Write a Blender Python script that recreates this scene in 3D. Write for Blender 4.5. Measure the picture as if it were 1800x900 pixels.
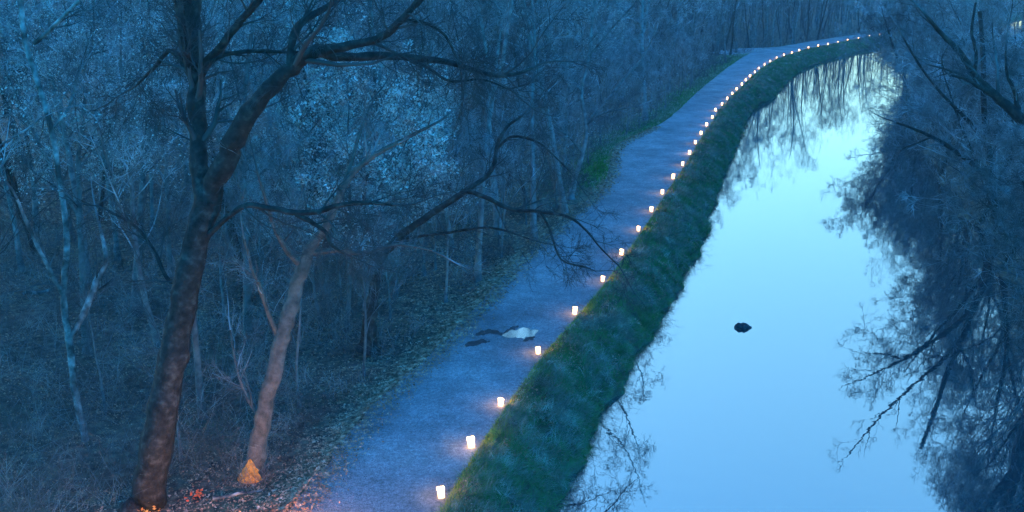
import bpy, math, random
import numpy as np
from mathutils import Vector, noise as mnoise

for o in list(bpy.data.objects):
    bpy.data.objects.remove(o, do_unlink=True)
SC = bpy.context.scene
COL = SC.collection
rng = np.random.default_rng(7)
random.seed(7)
R = math.radians

# ------------------------------------------------------------------ camera
F = 1700.0                       # focal length in photo pixels (photo 1800 x 900)
PITCH = math.atan(510 / F)       # horizon lies 60 px above the frame
CZ = 13.2                        # eye above the canal water
ZP = 1.2                         # towpath above the water
cd = bpy.data.cameras.new('camera')
cam = bpy.data.objects.new('camera', cd); COL.objects.link(cam)
cam.location = (0, 0, CZ)
cam.rotation_euler = (math.pi / 2 - PITCH, 0, 0)
cd.sensor_width = 36; cd.lens = 36 * F / 1800
cd.clip_end = 3000; cd.clip_start = 0.1
SC.camera = cam

# ------------------------------------------------------------------ light
SUN_EL, SUN_ROT = R(4.0), R(-60)
w = bpy.data.worlds.new('World'); SC.world = w; w.use_nodes = True
nt = w.node_tree; nt.nodes.clear()
sky = nt.nodes.new('ShaderNodeTexSky'); sky.sky_type = 'NISHITA'
sky.sun_disc = False; sky.sun_elevation = SUN_EL; sky.sun_rotation = SUN_ROT
sky.air_density = 1.0; sky.dust_density = 0.3; sky.ozone_density = 4.0
tint = nt.nodes.new('ShaderNodeMix'); tint.data_type = 'RGBA'; tint.blend_type = 'MULTIPLY'
tint.inputs[0].default_value = 1
# tungsten-balanced dusk: pale afterglow low in the sky, deep blue overhead
stc = nt.nodes.new('ShaderNodeTexCoord'); sxyz = nt.nodes.new('ShaderNodeSeparateXYZ')
smr = nt.nodes.new('ShaderNodeMapRange'); smr.interpolation_type = 'SMOOTHSTEP'
smr.inputs[1].default_value = 0.36; smr.inputs[2].default_value = 0.95
scol = nt.nodes.new('ShaderNodeMix'); scol.data_type = 'RGBA'
scol.inputs[6].default_value = (1.22, 1.07, 0.82, 1); scol.inputs[7].default_value = (0.065, 0.72, 1.0, 1)
nt.links.new(stc.outputs['Generated'], sxyz.inputs[0]); nt.links.new(sxyz.outputs[2], smr.inputs[0])
saz = nt.nodes.new('ShaderNodeMapRange'); saz.interpolation_type = 'SMOOTHSTEP'      # the afterglow stands ahead, in +Y
saz.inputs[1].default_value = 0.85; saz.inputs[2].default_value = 0.1
smx = nt.nodes.new('ShaderNodeMath'); smx.operation = 'MAXIMUM'
nt.links.new(sxyz.outputs[1], saz.inputs[0]); nt.links.new(smr.outputs[0], smx.inputs[0]); nt.links.new(saz.outputs[0], smx.inputs[1])
nt.links.new(smx.outputs[0], scol.inputs[0]); nt.links.new(scol.outputs[2], tint.inputs[7])
bg = nt.nodes.new('ShaderNodeBackground'); bg.inputs[1].default_value = 0.10
wo = nt.nodes.new('ShaderNodeOutputWorld')
nt.links.new(sky.outputs[0], tint.inputs[6]); nt.links.new(tint.outputs[2], bg.inputs[0])
nt.links.new(bg.outputs[0], wo.inputs[0])
sd = bpy.data.lights.new('sun', 'SUN'); sd.energy = 0.06; sd.angle = R(10); sd.color = (0.5, 0.75, 1)
so = bpy.data.objects.new('sun', sd); COL.objects.link(so)
so.rotation_euler = Vector((math.sin(SUN_ROT), math.cos(SUN_ROT), math.tan(SUN_EL))).to_track_quat('Z', 'Y').to_euler()
SC.view_settings.view_transform = 'Standard'; SC.view_settings.look = 'None'
SC.view_settings.gamma = 1.0; SC.view_settings.use_curve_mapping = False
SC.view_settings.exposure = 4.55
SC.render.engine = 'CYCLES'

# ------------------------------------------------------------------ projection helpers
CP, SP = math.cos(PITCH), math.sin(PITCH)
def ray(px, py):
    a, b = (px - 900) / F, -(py - 450) / F
    return np.array([a, CP + b * SP, -SP + b * CP])
def at_z(px, py, z):
    d = ray(px, py); t = (z - CZ) / d[2]
    return np.array([0, 0, CZ]) + d * t
def at_y(px, py, Y):
    d = ray(px, py); t = Y / d[1]
    return np.array([0, 0, CZ]) + d * t
def proj(p):
    x, y, z = p[0], p[1], p[2] - CZ
    depth = y * CP - z * SP
    up = y * SP + z * CP
    return 900 + F * x / depth, 450 - F * up / depth

# ------------------------------------------------------------------ curves of the place
LANT = [(776,875),(829,786),(880,713),(946,622),(1010,552),(1059,495),(1092,448),(1122,406),(1145,372),
        (1164,341),(1183,314),(1200,291),(1212,271),(1222,253),(1232,236),(1242,221),(1252,208),(1258,195),
        (1269,185),(1278,175),(1287,166),(1295,158),(1304,150),(1311,142),(1318,135),(1327,128),(1334,121),
        (1344,115),(1354,109),(1365,103),(1378,98),(1392,94),(1405,90),(1421,85),(1438,81.5),(1455,78.5),
        (1473,74.5),(1490,71),(1509,68),(1528,64),(1546,61.5)]
LW = [at_z(x, y, ZP) for x, y in LANT]
XL_PX = [(480,925),(520,880),(600,775),(650,715),(700,670),(770,610),(800,575),(835,540),(870,500),(905,460),(960,410),(1000,375),
         (1040,345),(1062,315),(1068,290),(1073,268),(1088,251),(1128,233),(1165,215),(1190,195),(1215,170),
         (1245,145),(1280,117),(1304,101),(1322,92),(1352,85),(1400,77),(1440,70),(1480,64),(1530,58)]
XW_PX = [(975,920),(985,900),(1010,840),(1025,800),(1060,730),(1100,670),(1112,640),(1140,600),(1162,560),(1185,530),(1200,490),
         (1225,450),(1243,415),(1247,378),(1258,350),(1270,310),(1290,270),(1300,240),(1315,205),(1335,180)]
def curve(pts):
    a = np.array([(p[0], p[1]) for p in pts]); a = a[np.argsort(a[:, 1])]
    s0 = (a[2, 0] - a[0, 0]) / (a[2, 1] - a[0, 1])
    s1 = (a[-1, 0] - a[-4, 0]) / (a[-1, 1] - a[-4, 1])
    def f(y):
        y = np.asarray(y, float)
        v = np.interp(y, a[:, 1], a[:, 0])
        v = np.where(y < a[0, 1], a[0, 0] + s0 * (y - a[0, 1]), v)
        return np.where(y > a[-1, 1], a[-1, 0] + s1 * (y - a[-1, 1]), v)
    return f
xr0 = curve([p + np.array([0.22, 0, 0]) for p in LW])
def smooth(f):
    return lambda y: (f(np.asarray(y, float) - 1.2) + 2 * f(y) + f(np.asarray(y, float) + 1.2)) / 4
xr = smooth(xr0)
xl = smooth(curve([at_z(x, y, ZP) for x, y in XL_PX]))
wpts = [at_z(x, y, 0) for x, y in XW_PX]
for Y in np.arange(100, 200, 8):
    wpts.append(np.array([float(xr(Y)) + 3.4 + 0.012 * (Y - 100), Y, 0]))
xw_s = curve(wpts)
def xw(y):
    y = np.asarray(y, float)
    return xw_s(y) + .10 * np.sin(y * 2.9) + .09 * np.sin(y * 5.3 + 1) + .12 * np.sin(y * 1.27 + 2) + .05 * np.sin(y * 9.7)
def xw2(y): return xw(y) + 14.3 + 0.03 * np.clip(np.asarray(y, float) - 90, 0, 80) + 0.35 * np.sin(np.asarray(y) * 0.7)

def n1(x, y, s, seed=0):
    return mnoise.noise(Vector((x * s + seed * 13.7, y * s - seed * 7.1, seed * 3.3)))

def ground_z(x, y):
    a, b, c, d = float(xl(y)), float(xr(y)), float(xw(y)), float(xw2(y))
    if x < a:
        t = a - x
        z = ZP - 0.9 * (1 - math.exp(-t / 3.5)) * (1 - .97 * math.exp(-((y - 136) / 7) ** 2) * (t < 25)) - 0.02
        return z + (n1(x, y, 0.35) * 0.22 + n1(x, y, 1.7, 2) * 0.05) * min(1, t / 1.2)
    if x < b: return ZP - 0.03
    if x < c:
        t = (x - b) / (c - b)
        z = ZP * (1 - t ** 2.5) if t < 0.86 else ZP * (1 - 0.86 ** 2.5) * (1 - (t - 0.86) / 0.14) - 0.03
        return z + (n1(x, y, 0.7, 3) * 0.13 + n1(x, y, 2.6, 4) * 0.12) * math.sin(math.pi * min(1, t + .02))
    if x < d:
        t = min(x - c, d - x)
        return -min(1.2, 0.03 + t * 0.9)
    t = x - d
    return 1.3 * (1 - math.exp(-t / 1.0)) - 0.03 + n1(x, y, 0.4, 5) * 0.25 * min(1, t)

# ------------------------------------------------------------------ materials
def mat(name, stops, scale=6, rough=0.9, bump=0.3, detail=6, bscale=None, rnd=0.0, spec=0.08, coord='Object'):
    m = bpy.data.materials.new(name); m.use_nodes = True
    t = m.node_tree; b = t.nodes['Principled BSDF']
    b.inputs['Roughness'].default_value = rough
    b.inputs['Specular IOR Level'].default_value = spec
    tc = t.nodes.new('ShaderNodeTexCoord')
    n = t.nodes.new('ShaderNodeTexNoise'); n.inputs['Scale'].default_value = scale; n.inputs['Detail'].default_value = detail
    t.links.new(tc.outputs[coord], n.inputs['Vector'])
    cr = t.nodes.new('ShaderNodeValToRGB'); e = cr.color_ramp.elements
    while len(e) < len(stops): e.new(0.5)
    for i, (p, c) in enumerate(stops):
        e[i].position = p; e[i].color = (*c, 1)
    t.links.new(n.outputs[0], cr.inputs[0])
    out = cr.outputs[0]
    if rnd:
        oi = t.nodes.new('ShaderNodeObjectInfo')
        mr = t.nodes.new('ShaderNodeMapRange'); mr.inputs[3].default_value = 1 - rnd; mr.inputs[4].default_value = 1 + rnd
        t.links.new(oi.outputs['Random'], mr.inputs[0])
        mx = t.nodes.new('ShaderNodeVectorMath'); mx.operation = 'SCALE'
        t.links.new(out, mx.inputs[0]); t.links.new(mr.outputs[0], mx.inputs['Scale']); out = mx.outputs[0]
    t.links.new(out, b.inputs['Base Color'])
    if bump:
        n2 = t.nodes.new('ShaderNodeTexNoise'); n2.inputs['Scale'].default_value = bscale or scale * 4; n2.inputs['Detail'].default_value = 5
        t.links.new(tc.outputs[coord], n2.inputs['Vector'])
        bp = t.nodes.new('ShaderNodeBump'); bp.inputs['Strength'].default_value = bump; bp.inputs['Distance'].default_value = 0.05
        t.links.new(n2.outputs[0], bp.inputs['Height']); t.links.new(bp.outputs[0], b.inputs['Normal'])
    return m

M = {}
M['bark_dark'] = mat('bark_dark', [(0.3, (0.012, 0.011, 0.011)), (0.55, (0.035, 0.029, 0.026)), (0.75, (0.09, 0.075, 0.065))], 5, bump=0.8, bscale=22)
M['bark'] = mat('bark', [(0.3, (0.06, 0.06, 0.06)), (0.7, (0.19, 0.185, 0.18))], 4, bump=0.6, bscale=20, rnd=0.35)
M['bark_brown'] = mat('bark_brown', [(0.3, (0.06, 0.05, 0.045)), (0.55, (0.13, 0.10, 0.085)), (0.8, (0.19, 0.15, 0.13))], 5, bump=0.8, bscale=22)
M['bark_pale'] = mat('bark_pale', [(0.38, (0.04, 0.04, 0.038)), (0.52, (0.13, 0.13, 0.125)), (0.7, (0.34, 0.34, 0.33))], 3, bump=0.3)
M['twig'] = mat('twig', [(0.35, (0.055, 0.055, 0.055)), (0.5, (0.13, 0.13, 0.13)), (0.66, (0.32, 0.33, 0.34))], 1.1, bump=0, rnd=0.5)
M['twig_dark'] = mat('twig_dark', [(0.3, (0.03, 0.028, 0.028)), (0.7, (0.08, 0.07, 0.068))], 1.5, bump=0)
M['dry_leaf'] = mat('dry_leaf', [(0.35, (0.28, 0.23, 0.19)), (0.55, (0.55, 0.50, 0.46)), (0.7, (0.78, 0.76, 0.72))], 2.5, bump=0)
M['litter'] = mat('litter', [(0.3, (0.08, 0.045, 0.03)), (0.48, (0.30, 0.16, 0.10)), (0.6, (0.52, 0.29, 0.18)), (0.72, (0.6, 0.46, 0.34))], 5, bump=0)
M['cane'] = mat('cane', [(0.35, (0.05, 0.045, 0.04)), (0.5, (0.11, 0.10, 0.095)), (0.66, (0.30, 0.28, 0.26))], 0.7, bump=0)
M['fringe'] = mat('lantern_lit_grass', [(0.3, (0.16, 0.20, 0.03)), (0.7, (0.50, 0.46, 0.10))], 2.2, bump=0)  # yellow lantern glow put into the grass colour
M['grass'] = mat('grass', [(0.3, (0.025, 0.09, 0.035)), (0.5, (0.05, 0.16, 0.045)), (0.7, (0.11, 0.22, 0.07))], 1.3, bump=0)
M['straw'] = mat('straw', [(0.3, (0.12, 0.13, 0.08)), (0.55, (0.28, 0.25, 0.18)), (0.7, (0.6, 0.54, 0.42))], 2.0, bump=0)
M['fresh'] = mat('fresh_grass', [(0.3, (0.04, 0.14, 0.02)), (0.7, (0.09, 0.26, 0.04))], 2.0, bump=0)
M['leaf_green'] = mat('leaf_green', [(0.3, (0.02, 0.07, 0.03)), (0.7, (0.06, 0.13, 0.05))], 3, bump=0)
M['rock'] = mat('rock', [(0.3, (0.015, 0.015, 0.018)), (0.7, (0.06, 0.06, 0.065))], 6, bump=0.6)
M['glow_orange'] = mat('painted_glow', [(0.3, (0.42, 0.13, 0.035)), (0.5, (0.72, 0.28, 0.06)), (0.7, (0.85, 0.38, 0.10))], 11, bump=0.9)  # warm glow at the tree feet put into an orange base colour
M['red_leaf'] = mat('red_leaf', [(0.3, (0.45, 0.07, 0.03)), (0.7, (0.7, 0.16, 0.06))], 8, bump=0)
M['path'] = mat('path_gravel', [(0.25, (0.13, 0.13, 0.14)), (0.5, (0.20, 0.20, 0.21)), (0.75, (0.29, 0.28, 0.28))], 0.45, bump=0.7, bscale=22, detail=12, rough=0.8, coord='Generated')
M['wet'] = mat('wet_gravel', [(0.3, (0.02, 0.02, 0.025)), (0.7, (0.06, 0.06, 0.065))], 5, rough=0.6, bump=0.3, bscale=40)

def path_mat():
    m = M['path']; t = m.node_tree
    tc = [n for n in t.nodes if n.type == 'TEX_COORD'][0]
    for n in t.nodes:
        if n.type == 'TEX_NOISE':
            for l in list(n.inputs['Vector'].links): t.links.remove(l)
            t.links.new(tc.outputs['Object'], n.inputs['Vector'])
    # gravel grain, darker pebbles and trodden streaks
    b = t.nodes['Principled BSDF']; src = b.inputs['Base Color'].links[0].from_socket
    out = src
    for sc, lo, hi, rough_ in ((9, .72, 1.25, .7), (34, .6, 1.4, .6), (2.2, .82, 1.15, .6)):
        n = t.nodes.new('ShaderNodeTexNoise'); n.inputs['Scale'].default_value = sc; n.inputs['Detail'].default_value = 4; n.inputs['Roughness'].default_value = rough_
        mr = t.nodes.new('ShaderNodeMapRange'); mr.inputs[1].default_value = .33; mr.inputs[2].default_value = .67; mr.inputs[3].default_value = lo; mr.inputs[4].default_value = hi
        vm = t.nodes.new('ShaderNodeVectorMath'); vm.operation = 'SCALE'
        t.links.new(tc.outputs['Object'], n.inputs['Vector']); t.links.new(n.outputs[0], mr.inputs[0])
        t.links.new(out, vm.inputs[0]); t.links.new(mr.outputs[0], vm.inputs['Scale']); out = vm.outputs[0]
    t.links.new(out, b.inputs['Base Color'])
path_mat()

def ground_mat():
    m = bpy.data.materials.new('ground_mix'); m.use_nodes = True; t = m.node_tree; b = t.nodes['Principled BSDF']
    b.inputs['Roughness'].default_value = 0.95; b.inputs['Specular IOR Level'].default_value = 0.1
    tc = t.nodes.new('ShaderNodeTexCoord')
    at = t.nodes.new('ShaderNodeAttribute'); at.attribute_name = 'cover'
    def ramp(scale, stops, detail=8):
        n = t.nodes.new('ShaderNodeTexNoise'); n.inputs['Scale'].default_value = scale; n.inputs['Detail'].default_value = detail
        t.links.new(tc.outputs['Object'], n.inputs['Vector'])
        cr = t.nodes.new('ShaderNodeValToRGB'); e = cr.color_ramp.elements
        while len(e) < len(stops): e.new(0.5)
        for i, (p, c) in enumerate(stops): e[i].position = p; e[i].color = (*c, 1)
        t.links.new(n.outputs[0], cr.inputs[0]); return cr.outputs[0], n.outputs[0]
    lit, nl = ramp(3.5, [(0.3, (0.035, 0.03, 0.028)), (0.5, (0.10, 0.075, 0.06)), (0.68, (0.22, 0.16, 0.12))])
    gr, ng = ramp(1.6, [(0.3, (0.012, 0.03, 0.018)), (0.5, (0.035, 0.09, 0.03)), (0.72, (0.09, 0.16, 0.06))])
    mx = t.nodes.new('ShaderNodeMix'); mx.data_type = 'RGBA'
    ad = t.nodes.new('ShaderNodeMath'); ad.operation = 'MULTIPLY_ADD'; ad.inputs[1].default_value = 1.2
    sb = t.nodes.new('ShaderNodeMath'); sb.operation = 'SUBTRACT'; sb.inputs[1].default_value = 0.5
    t.links.new(nl, sb.inputs[0]); t.links.new(sb.outputs[0], ad.inputs[0])
    t.links.new(at.outputs['Fac'], ad.inputs[2]); ad.use_clamp = True
    t.links.new(ad.outputs[0], mx.inputs[0]); t.links.new(lit, mx.inputs[6]); t.links.new(gr, mx.inputs[7])
    t.links.new(mx.outputs[2], b.inputs['Base Color'])
    n2 = t.nodes.new('ShaderNodeTexNoise'); n2.inputs['Scale'].default_value = 14; n2.inputs['Detail'].default_value = 6
    t.links.new(tc.outputs['Object'], n2.inputs['Vector'])
    bp = t.nodes.new('ShaderNodeBump'); bp.inputs['Strength'].default_value = 0.8; bp.inputs['Distance'].default_value = 0.08
    t.links.new(n2.outputs[0], bp.inputs['Height']); t.links.new(bp.outputs[0], b.inputs['Normal'])
    return m
M['ground'] = ground_mat()

def water_mat(name, ior, body, rough=0.015, bump=0.02):
    m = bpy.data.materials.new(name); m.use_nodes = True; t = m.node_tree; t.nodes.clear()
    out = t.nodes.new('ShaderNodeOutputMaterial'); mx = t.nodes.new('ShaderNodeMixShader')
    df = t.nodes.new('ShaderNodeBsdfDiffuse'); df.inputs[0].default_value = (*body, 1)
    gl = t.nodes.new('ShaderNodeBsdfGlossy'); gl.inputs['Roughness'].default_value = rough
    gl.inputs[0].default_value = (1, 1, 1, 1)
    fr = t.nodes.new('ShaderNodeFresnel'); fr.inputs[0].default_value = ior
    tc = t.nodes.new('ShaderNodeTexCoord')
    n = t.nodes.new('ShaderNodeTexNoise'); n.inputs['Scale'].default_value = 1.4; n.inputs['Detail'].default_value = 3
    t.links.new(tc.outputs['Object'], n.inputs['Vector'])
    bp = t.nodes.new('ShaderNodeBump'); bp.inputs['Strength'].default_value = bump; bp.inputs['Distance'].default_value = 0.1
    t.links.new(n.outputs[0], bp.inputs['Height']); t.links.new(bp.outputs[0], gl.inputs['Normal'])
    t.links.new(fr.outputs[0], mx.inputs[0]); t.links.new(df.outputs[0], mx.inputs[1]); t.links.new(gl.outputs[0], mx.inputs[2])
    t.links.new(mx.outputs[0], out.inputs[0])
    return m
M['water'] = water_mat('canal_water', 4.3, (0.02, 0.035, 0.04))
M['puddle'] = water_mat('puddle_water', 1.36, (0.13, 0.13, 0.13), 0.12, 0.0)

def emis(name, col, s, base=(0.8, 0.7, 0.55)):
    m = bpy.data.materials.new(name); m.use_nodes = True; t = m.node_tree; b = t.nodes['Principled BSDF']
    b.inputs['Base Color'].default_value = (*base, 1); b.inputs['Roughness'].default_value = 0.8
    tc = t.nodes.new('ShaderNodeTexCoord'); n = t.nodes.new('ShaderNodeTexNoise'); n.inputs['Scale'].default_value = 9
    t.links.new(tc.outputs['Object'], n.inputs['Vector'])
    mr = t.nodes.new('ShaderNodeMapRange'); mr.inputs[3].default_value = s * 0.7; mr.inputs[4].default_value = s * 1.3
    oi = t.nodes.new('ShaderNodeObjectInfo'); mr2 = t.nodes.new('ShaderNodeMapRange'); mr2.inputs[3].default_value = .45; mr2.inputs[4].default_value = 1.35
    mu = t.nodes.new('ShaderNodeMath'); mu.operation = 'MULTIPLY'
    t.links.new(n.outputs[0], mr.inputs[0]); t.links.new(oi.outputs['Random'], mr2.inputs[0])
    t.links.new(mr.outputs[0], mu.inputs[0]); t.links.new(mr2.outputs[0], mu.inputs[1]); t.links.new(mu.outputs[0], b.inputs['Emission Strength'])
    b.inputs['Emission Color'].default_value = (*col, 1)
    return m
M['paper'] = emis('lit_paper', (1.0, 0.50, 0.18), .6)
M['paper_rim'] = emis('paper_cuff', (1.0, 0.55, 0.25), .2)
M['flame'] = emis('flame', (1.0, 0.6, 0.2), 1.5)
M['wax'] = mat('wax', [(0.3, (0.7, 0.66, 0.58)), (0.7, (0.8, 0.77, 0.7))], 5, bump=0)

# ------------------------------------------------------------------ object helpers
def link(o, parent=None):
    COL.objects.link(o)
    if parent is not None: o.parent = parent
    return o
def mesh_np(name, V, Fq, m, parent=None, loc=(0, 0, 0), smooth=True):
    """V (n,3), Fq (f,k) with k constant"""
    me = bpy.data.meshes.new(name)
    V = np.ascontiguousarray(V, dtype=np.float32); Fq = np.ascontiguousarray(Fq, dtype=np.int32)
    nf, k = Fq.shape
    me.vertices.add(len(V)); me.vertices.foreach_set('co', V.ravel())
    me.loops.add(nf * k); me.loops.foreach_set('vertex_index', Fq.ravel())
    me.polygons.add(nf); me.polygons.foreach_set('loop_start', np.arange(0, nf * k, k, dtype=np.int32))
    me.update(calc_edges=True)
    if smooth: me.polygons.foreach_set('use_smooth', np.ones(nf, dtype=bool))
    me.materials.append(m)
    o = bpy.data.objects.new(name, me); o.location = loc
    return link(o, parent)
def mesh_py(name, V, Fc, m, parent=None, loc=(0, 0, 0), smooth=False):
    me = bpy.data.meshes.new(name); me.from_pydata([tuple(map(float, v)) for v in V], [], Fc); me.update()
    if smooth:
        for p in me.polygons: p.use_smooth = True
    me.materials.append(m); o = bpy.data.objects.new(name, me); o.location = loc
    return link(o, parent)
def empty(name, loc, label, cat, group=None):
    o = bpy.data.objects.new(name, None); o.location = loc; o.empty_display_size = 0.3
    link(o); tag(o, label, cat, group); return o
def tag(o, label=None, cat=None, group=None, kind=None):
    if label: o['label'] = label
    if cat: o['category'] = cat
    if group: o['group'] = group
    if kind: o['kind'] = kind
    return o

# ------------------------------------------------------------------ branch machinery (vectorised)
def norm(a): return a / (np.linalg.norm(a, axis=-1, keepdims=True) + 1e-9)
def walk(start, d, L, n, wob, up):
    """start,d (B,3), L (B,) -> (B,n,3)"""
    B = len(start); P = np.empty((B, n, 3)); P[:, 0] = start
    d = norm(d); step = (L / (n - 1))[:, None]
    for i in range(1, n):
        d = d + rng.normal(0, wob, (B, 3)); d[:, 2] += up
        d = norm(d); P[:, i] = P[:, i - 1] + d * step
    return P
def spawn(P, Rd, m, t0, t1, ratio, ang, n, wob, up, rr=0.6, rmin=0.004, lmin=0.25, lmax=99, flat=0.0):
    B, k, _ = P.shape
    bi = np.repeat(np.arange(B), m)
    t = rng.uniform(t0, t1, len(bi)) * (k - 1); i = np.minimum(t.astype(int), k - 2); f = (t - i)[:, None]
    pos = P[bi, i] * (1 - f) + P[bi, i + 1] * f
    rad = Rd[bi, i] * (1 - f[:, 0]) + Rd[bi, i + 1] * f[:, 0]
    tan = norm(P[bi, i + 1] - P[bi, i])
    pr = rng.normal(0, 1, (len(bi), 3)); pr -= tan * np.sum(pr * tan, 1, keepdims=True); pr[:, 2] *= (1 - flat); pr = norm(pr)
    a = rng.normal(ang, 0.2, len(bi))[:, None]
    d = tan * np.cos(a) + pr * np.sin(a)
    plen = np.linalg.norm(P[bi, 1:] - P[bi, :-1], axis=2).sum(1)
    L = np.clip(plen * ratio * (1.15 - 0.6 * t / (k - 1)) * rng.uniform(0.6, 1.25, len(bi)), lmin, lmax)
    C = walk(pos, d, L, n, wob, up)
    r0 = np.maximum(rad * rr * rng.uniform(0.7, 1.0, len(bi)), rmin)
    tp = np.linspace(1, 0.25, n)[None, :]
    return C, np.maximum(r0[:, None] * tp, rmin * 0.6)
def tube(P, Rd, k):
    B, n, _ = P.shape
    T = np.empty_like(P); T[:, 1:-1] = P[:, 2:] - P[:, :-2]; T[:, 0] = P[:, 1] - P[:, 0]; T[:, -1] = P[:, -1] - P[:, -2]
    T = norm(T)
    ref = np.where(np.abs(T[:, :1, 2:3]) > 0.9, np.array([1., 0, 0]), np.array([0, 0, 1.]))
    U = norm(np.cross(T, np.broadcast_to(ref, T.shape))); W = np.cross(T, U)
    a = np.linspace(0, 2 * math.pi, k, endpoint=False)
    V = P[:, :, None] + Rd[:, :, None, None] * (U[:, :, None] * np.cos(a)[None, None, :, None] + W[:, :, None] * np.sin(a)[None, None, :, None])
    base = (np.arange(B) * n * k)[:, None, None]
    i = np.arange(n - 1)[None, :, None] * k; j = np.arange(k)[None, None, :]; j2 = (j + 1) % k
    Fq = np.stack([base + i + j, base + i + j2, base + i + k + j2, base + i + k + j], -1).reshape(-1, 4)
    return V.reshape(-1, 3), Fq
def merge(parts):
    V, Fq, o = [], [], 0
    for v, f in parts:
        V.append(v); Fq.append(f + o); o += len(v)
    return np.concatenate(V), np.concatenate(Fq)
def spline(pts, rad, n, jit=0.0):
    pts = np.array(pts, float); rad = np.array(rad, float)
    k = len(pts); t = np.linspace(0, k - 1, n); out = np.empty((n, 3)); i = np.minimum(t.astype(int), k - 2)
    for q in range(n):
        a = i[q]; f = t[q] - a
        p0 = pts[max(a - 1, 0)]; p1 = pts[a]; p2 = pts[a + 1]; p3 = pts[min(a + 2, k - 1)]
        out[q] = 0.5 * ((2 * p1) + (-p0 + p2) * f + (2 * p0 - 5 * p1 + 4 * p2 - p3) * f * f + (-p0 + 3 * p1 - 3 * p2 + p3) * f ** 3)
    r = np.interp(t, np.arange(k), rad)
    if jit:
        out[1:-1] += rng.normal(0, jit, (n - 2, 3)) * r[1:-1, None]
        r = r * (1 + rng.normal(0, jit * 0.5, n))
    return out, r
def leaves(P, n, size):
    n = int(n)
    """little leaf quads hung on the twigs P (B,k,3)"""
    B, k, _ = P.shape
    b = rng.integers(0, B, n); i = rng.integers(1, k, n)
    c = P[b, i] + rng.normal(0, size, (n, 3))
    u = norm(rng.normal(0, 1, (n, 3))); v = norm(np.cross(u, rng.normal(0, 1, (n, 3))))
    s = size * rng.uniform(0.5, 1.2, (n, 1))
    V = np.stack([c - u * s, c + v * s * 0.45, c + u * s, c - v * s * 0.45], 1).reshape(-1, 3)
    return V, np.arange(n * 4).reshape(-1, 4)

# ------------------------------------------------------------------ setting: ground sheet
def build_ground():
    ys = [-60., -30, -10]
    y = 0.
    while y < 60: ys.append(y); y += 0.28
    while y < 200: ys.append(y); y += 0.9 + (y - 60) * 0.012
    ys += [215, 240, 280, 340, 450, 650, 1000, 1600]
    lc = [1400, 700, 350, 200, 120, 80, 60, 48, 40, 34, 29, 25, 21.5, 18.5, 16, 14, 12, 10.5, 9, 7.7, 6.5, 5.4, 4.4, 3.5, 2.8, 2.2, 1.7, 1.2, .8, .4, .12]
    V = []; cov = []; ncol = None
    for y in ys:
        a, b, c, d = float(xl(y)), float(xr(y)), float(xw(y)), float(xw2(y))
        xs = [a - t for t in lc] + [a + (b - a) * t for t in (0.02, .33, .66, .98)]
        wcol = [b + (c - b) * t for t in np.linspace(0.02, 0.985, 26)]
        xs += wcol + [c + .02, c + 0.6, c + 2, (c + d) / 2, d - 2, d - .6, d - .02]
        xs += [d + t for t in (.3, .7, 1.2, 2, 3, 4.5, 7, 10, 15, 22, 32, 50, 90, 180, 400, 1400)]
        ncol = len(xs)
        for x in xs:
            z = ground_z(x, y)
            V.append((x, y, z))
            if x < a:
                t = a - x
                g = 0.0
                if y > 52: g = max(0, 1.15 - t / (3.6 + 2.0 * n1(x, y, 0.1, 8)))
                elif y > 26: g = max(0, 0.7 - t / 1.0) + max(0, n1(x, y, .25, 9) * .5)
                else: g = max(0, n1(x, y, .3, 9) * .5)
            elif x > b and x < c: g = 0.62 + 0.5 * n1(x, y, .7, 11)
            else: g = 0.1
            cov.append(max(0, min(1, g)))
    nr = len(ys)
    idx = np.arange(nr * ncol).reshape(nr, ncol)
    Fq = np.stack([idx[:-1, :-1], idx[:-1, 1:], idx[1:, 1:], idx[1:, :-1]], -1).reshape(-1, 4)
    o = mesh_np('ground', np.array(V), Fq, M['ground'])
    at = o.data.attributes.new('cover', 'FLOAT', 'POINT'); at.data.foreach_set('value', np.array(cov, dtype=np.float32))
    tag(o, 'woodland floor of leaf litter and grassy canal banks', kind='structure')
    # towpath sheet
    V = []
    yy = [-60, -30, -10] + [q for q in ys if 0 <= q <= 300]
    for y in yy:
        a, b = float(xl(y)), float(xr(y))
        ja = 0.22 * mnoise.noise(Vector((1, y * 1.3, 0))) + 0.12 * mnoise.noise(Vector((1, y * 0.4, 5))); jb = 0.06 * mnoise.noise(Vector((9, y * 1.9, 0)))
        for t in np.linspace(0, 1, 9):
            x = (a + ja) + (b + jb - a - ja) * t
            V.append((x, y, ZP + 0.02 * math.sin(math.pi * t) - (0.012 if t in (0, 1) else 0)))
    idx = np.arange(len(V)).reshape(len(yy), 9)
    Fq = np.stack([idx[:-1, :-1], idx[:-1, 1:], idx[1:, 1:], idx[1:, :-1]], -1).reshape(-1, 4)
    tag(mesh_np('towpath', np.array(V), Fq, M['path']), 'smooth grey gravel towpath running beside the canal', kind='structure')
    # canal water sheet
    V = []
    for y in yy + [450, 900]:
        V += [(float(xw(y)) - 1.0, y, 0), (float(xw2(y)) + 1.0, y, 0)]
    Fq = [(2 * i, 2 * i + 1, 2 * i + 3, 2 * i + 2) for i in range(len(V) // 2 - 1)]
    tag(mesh_np('canal_water', np.array(V), np.array(Fq), M['water']), 'still canal water mirroring the dusk sky', kind='structure')
build_ground()

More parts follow.
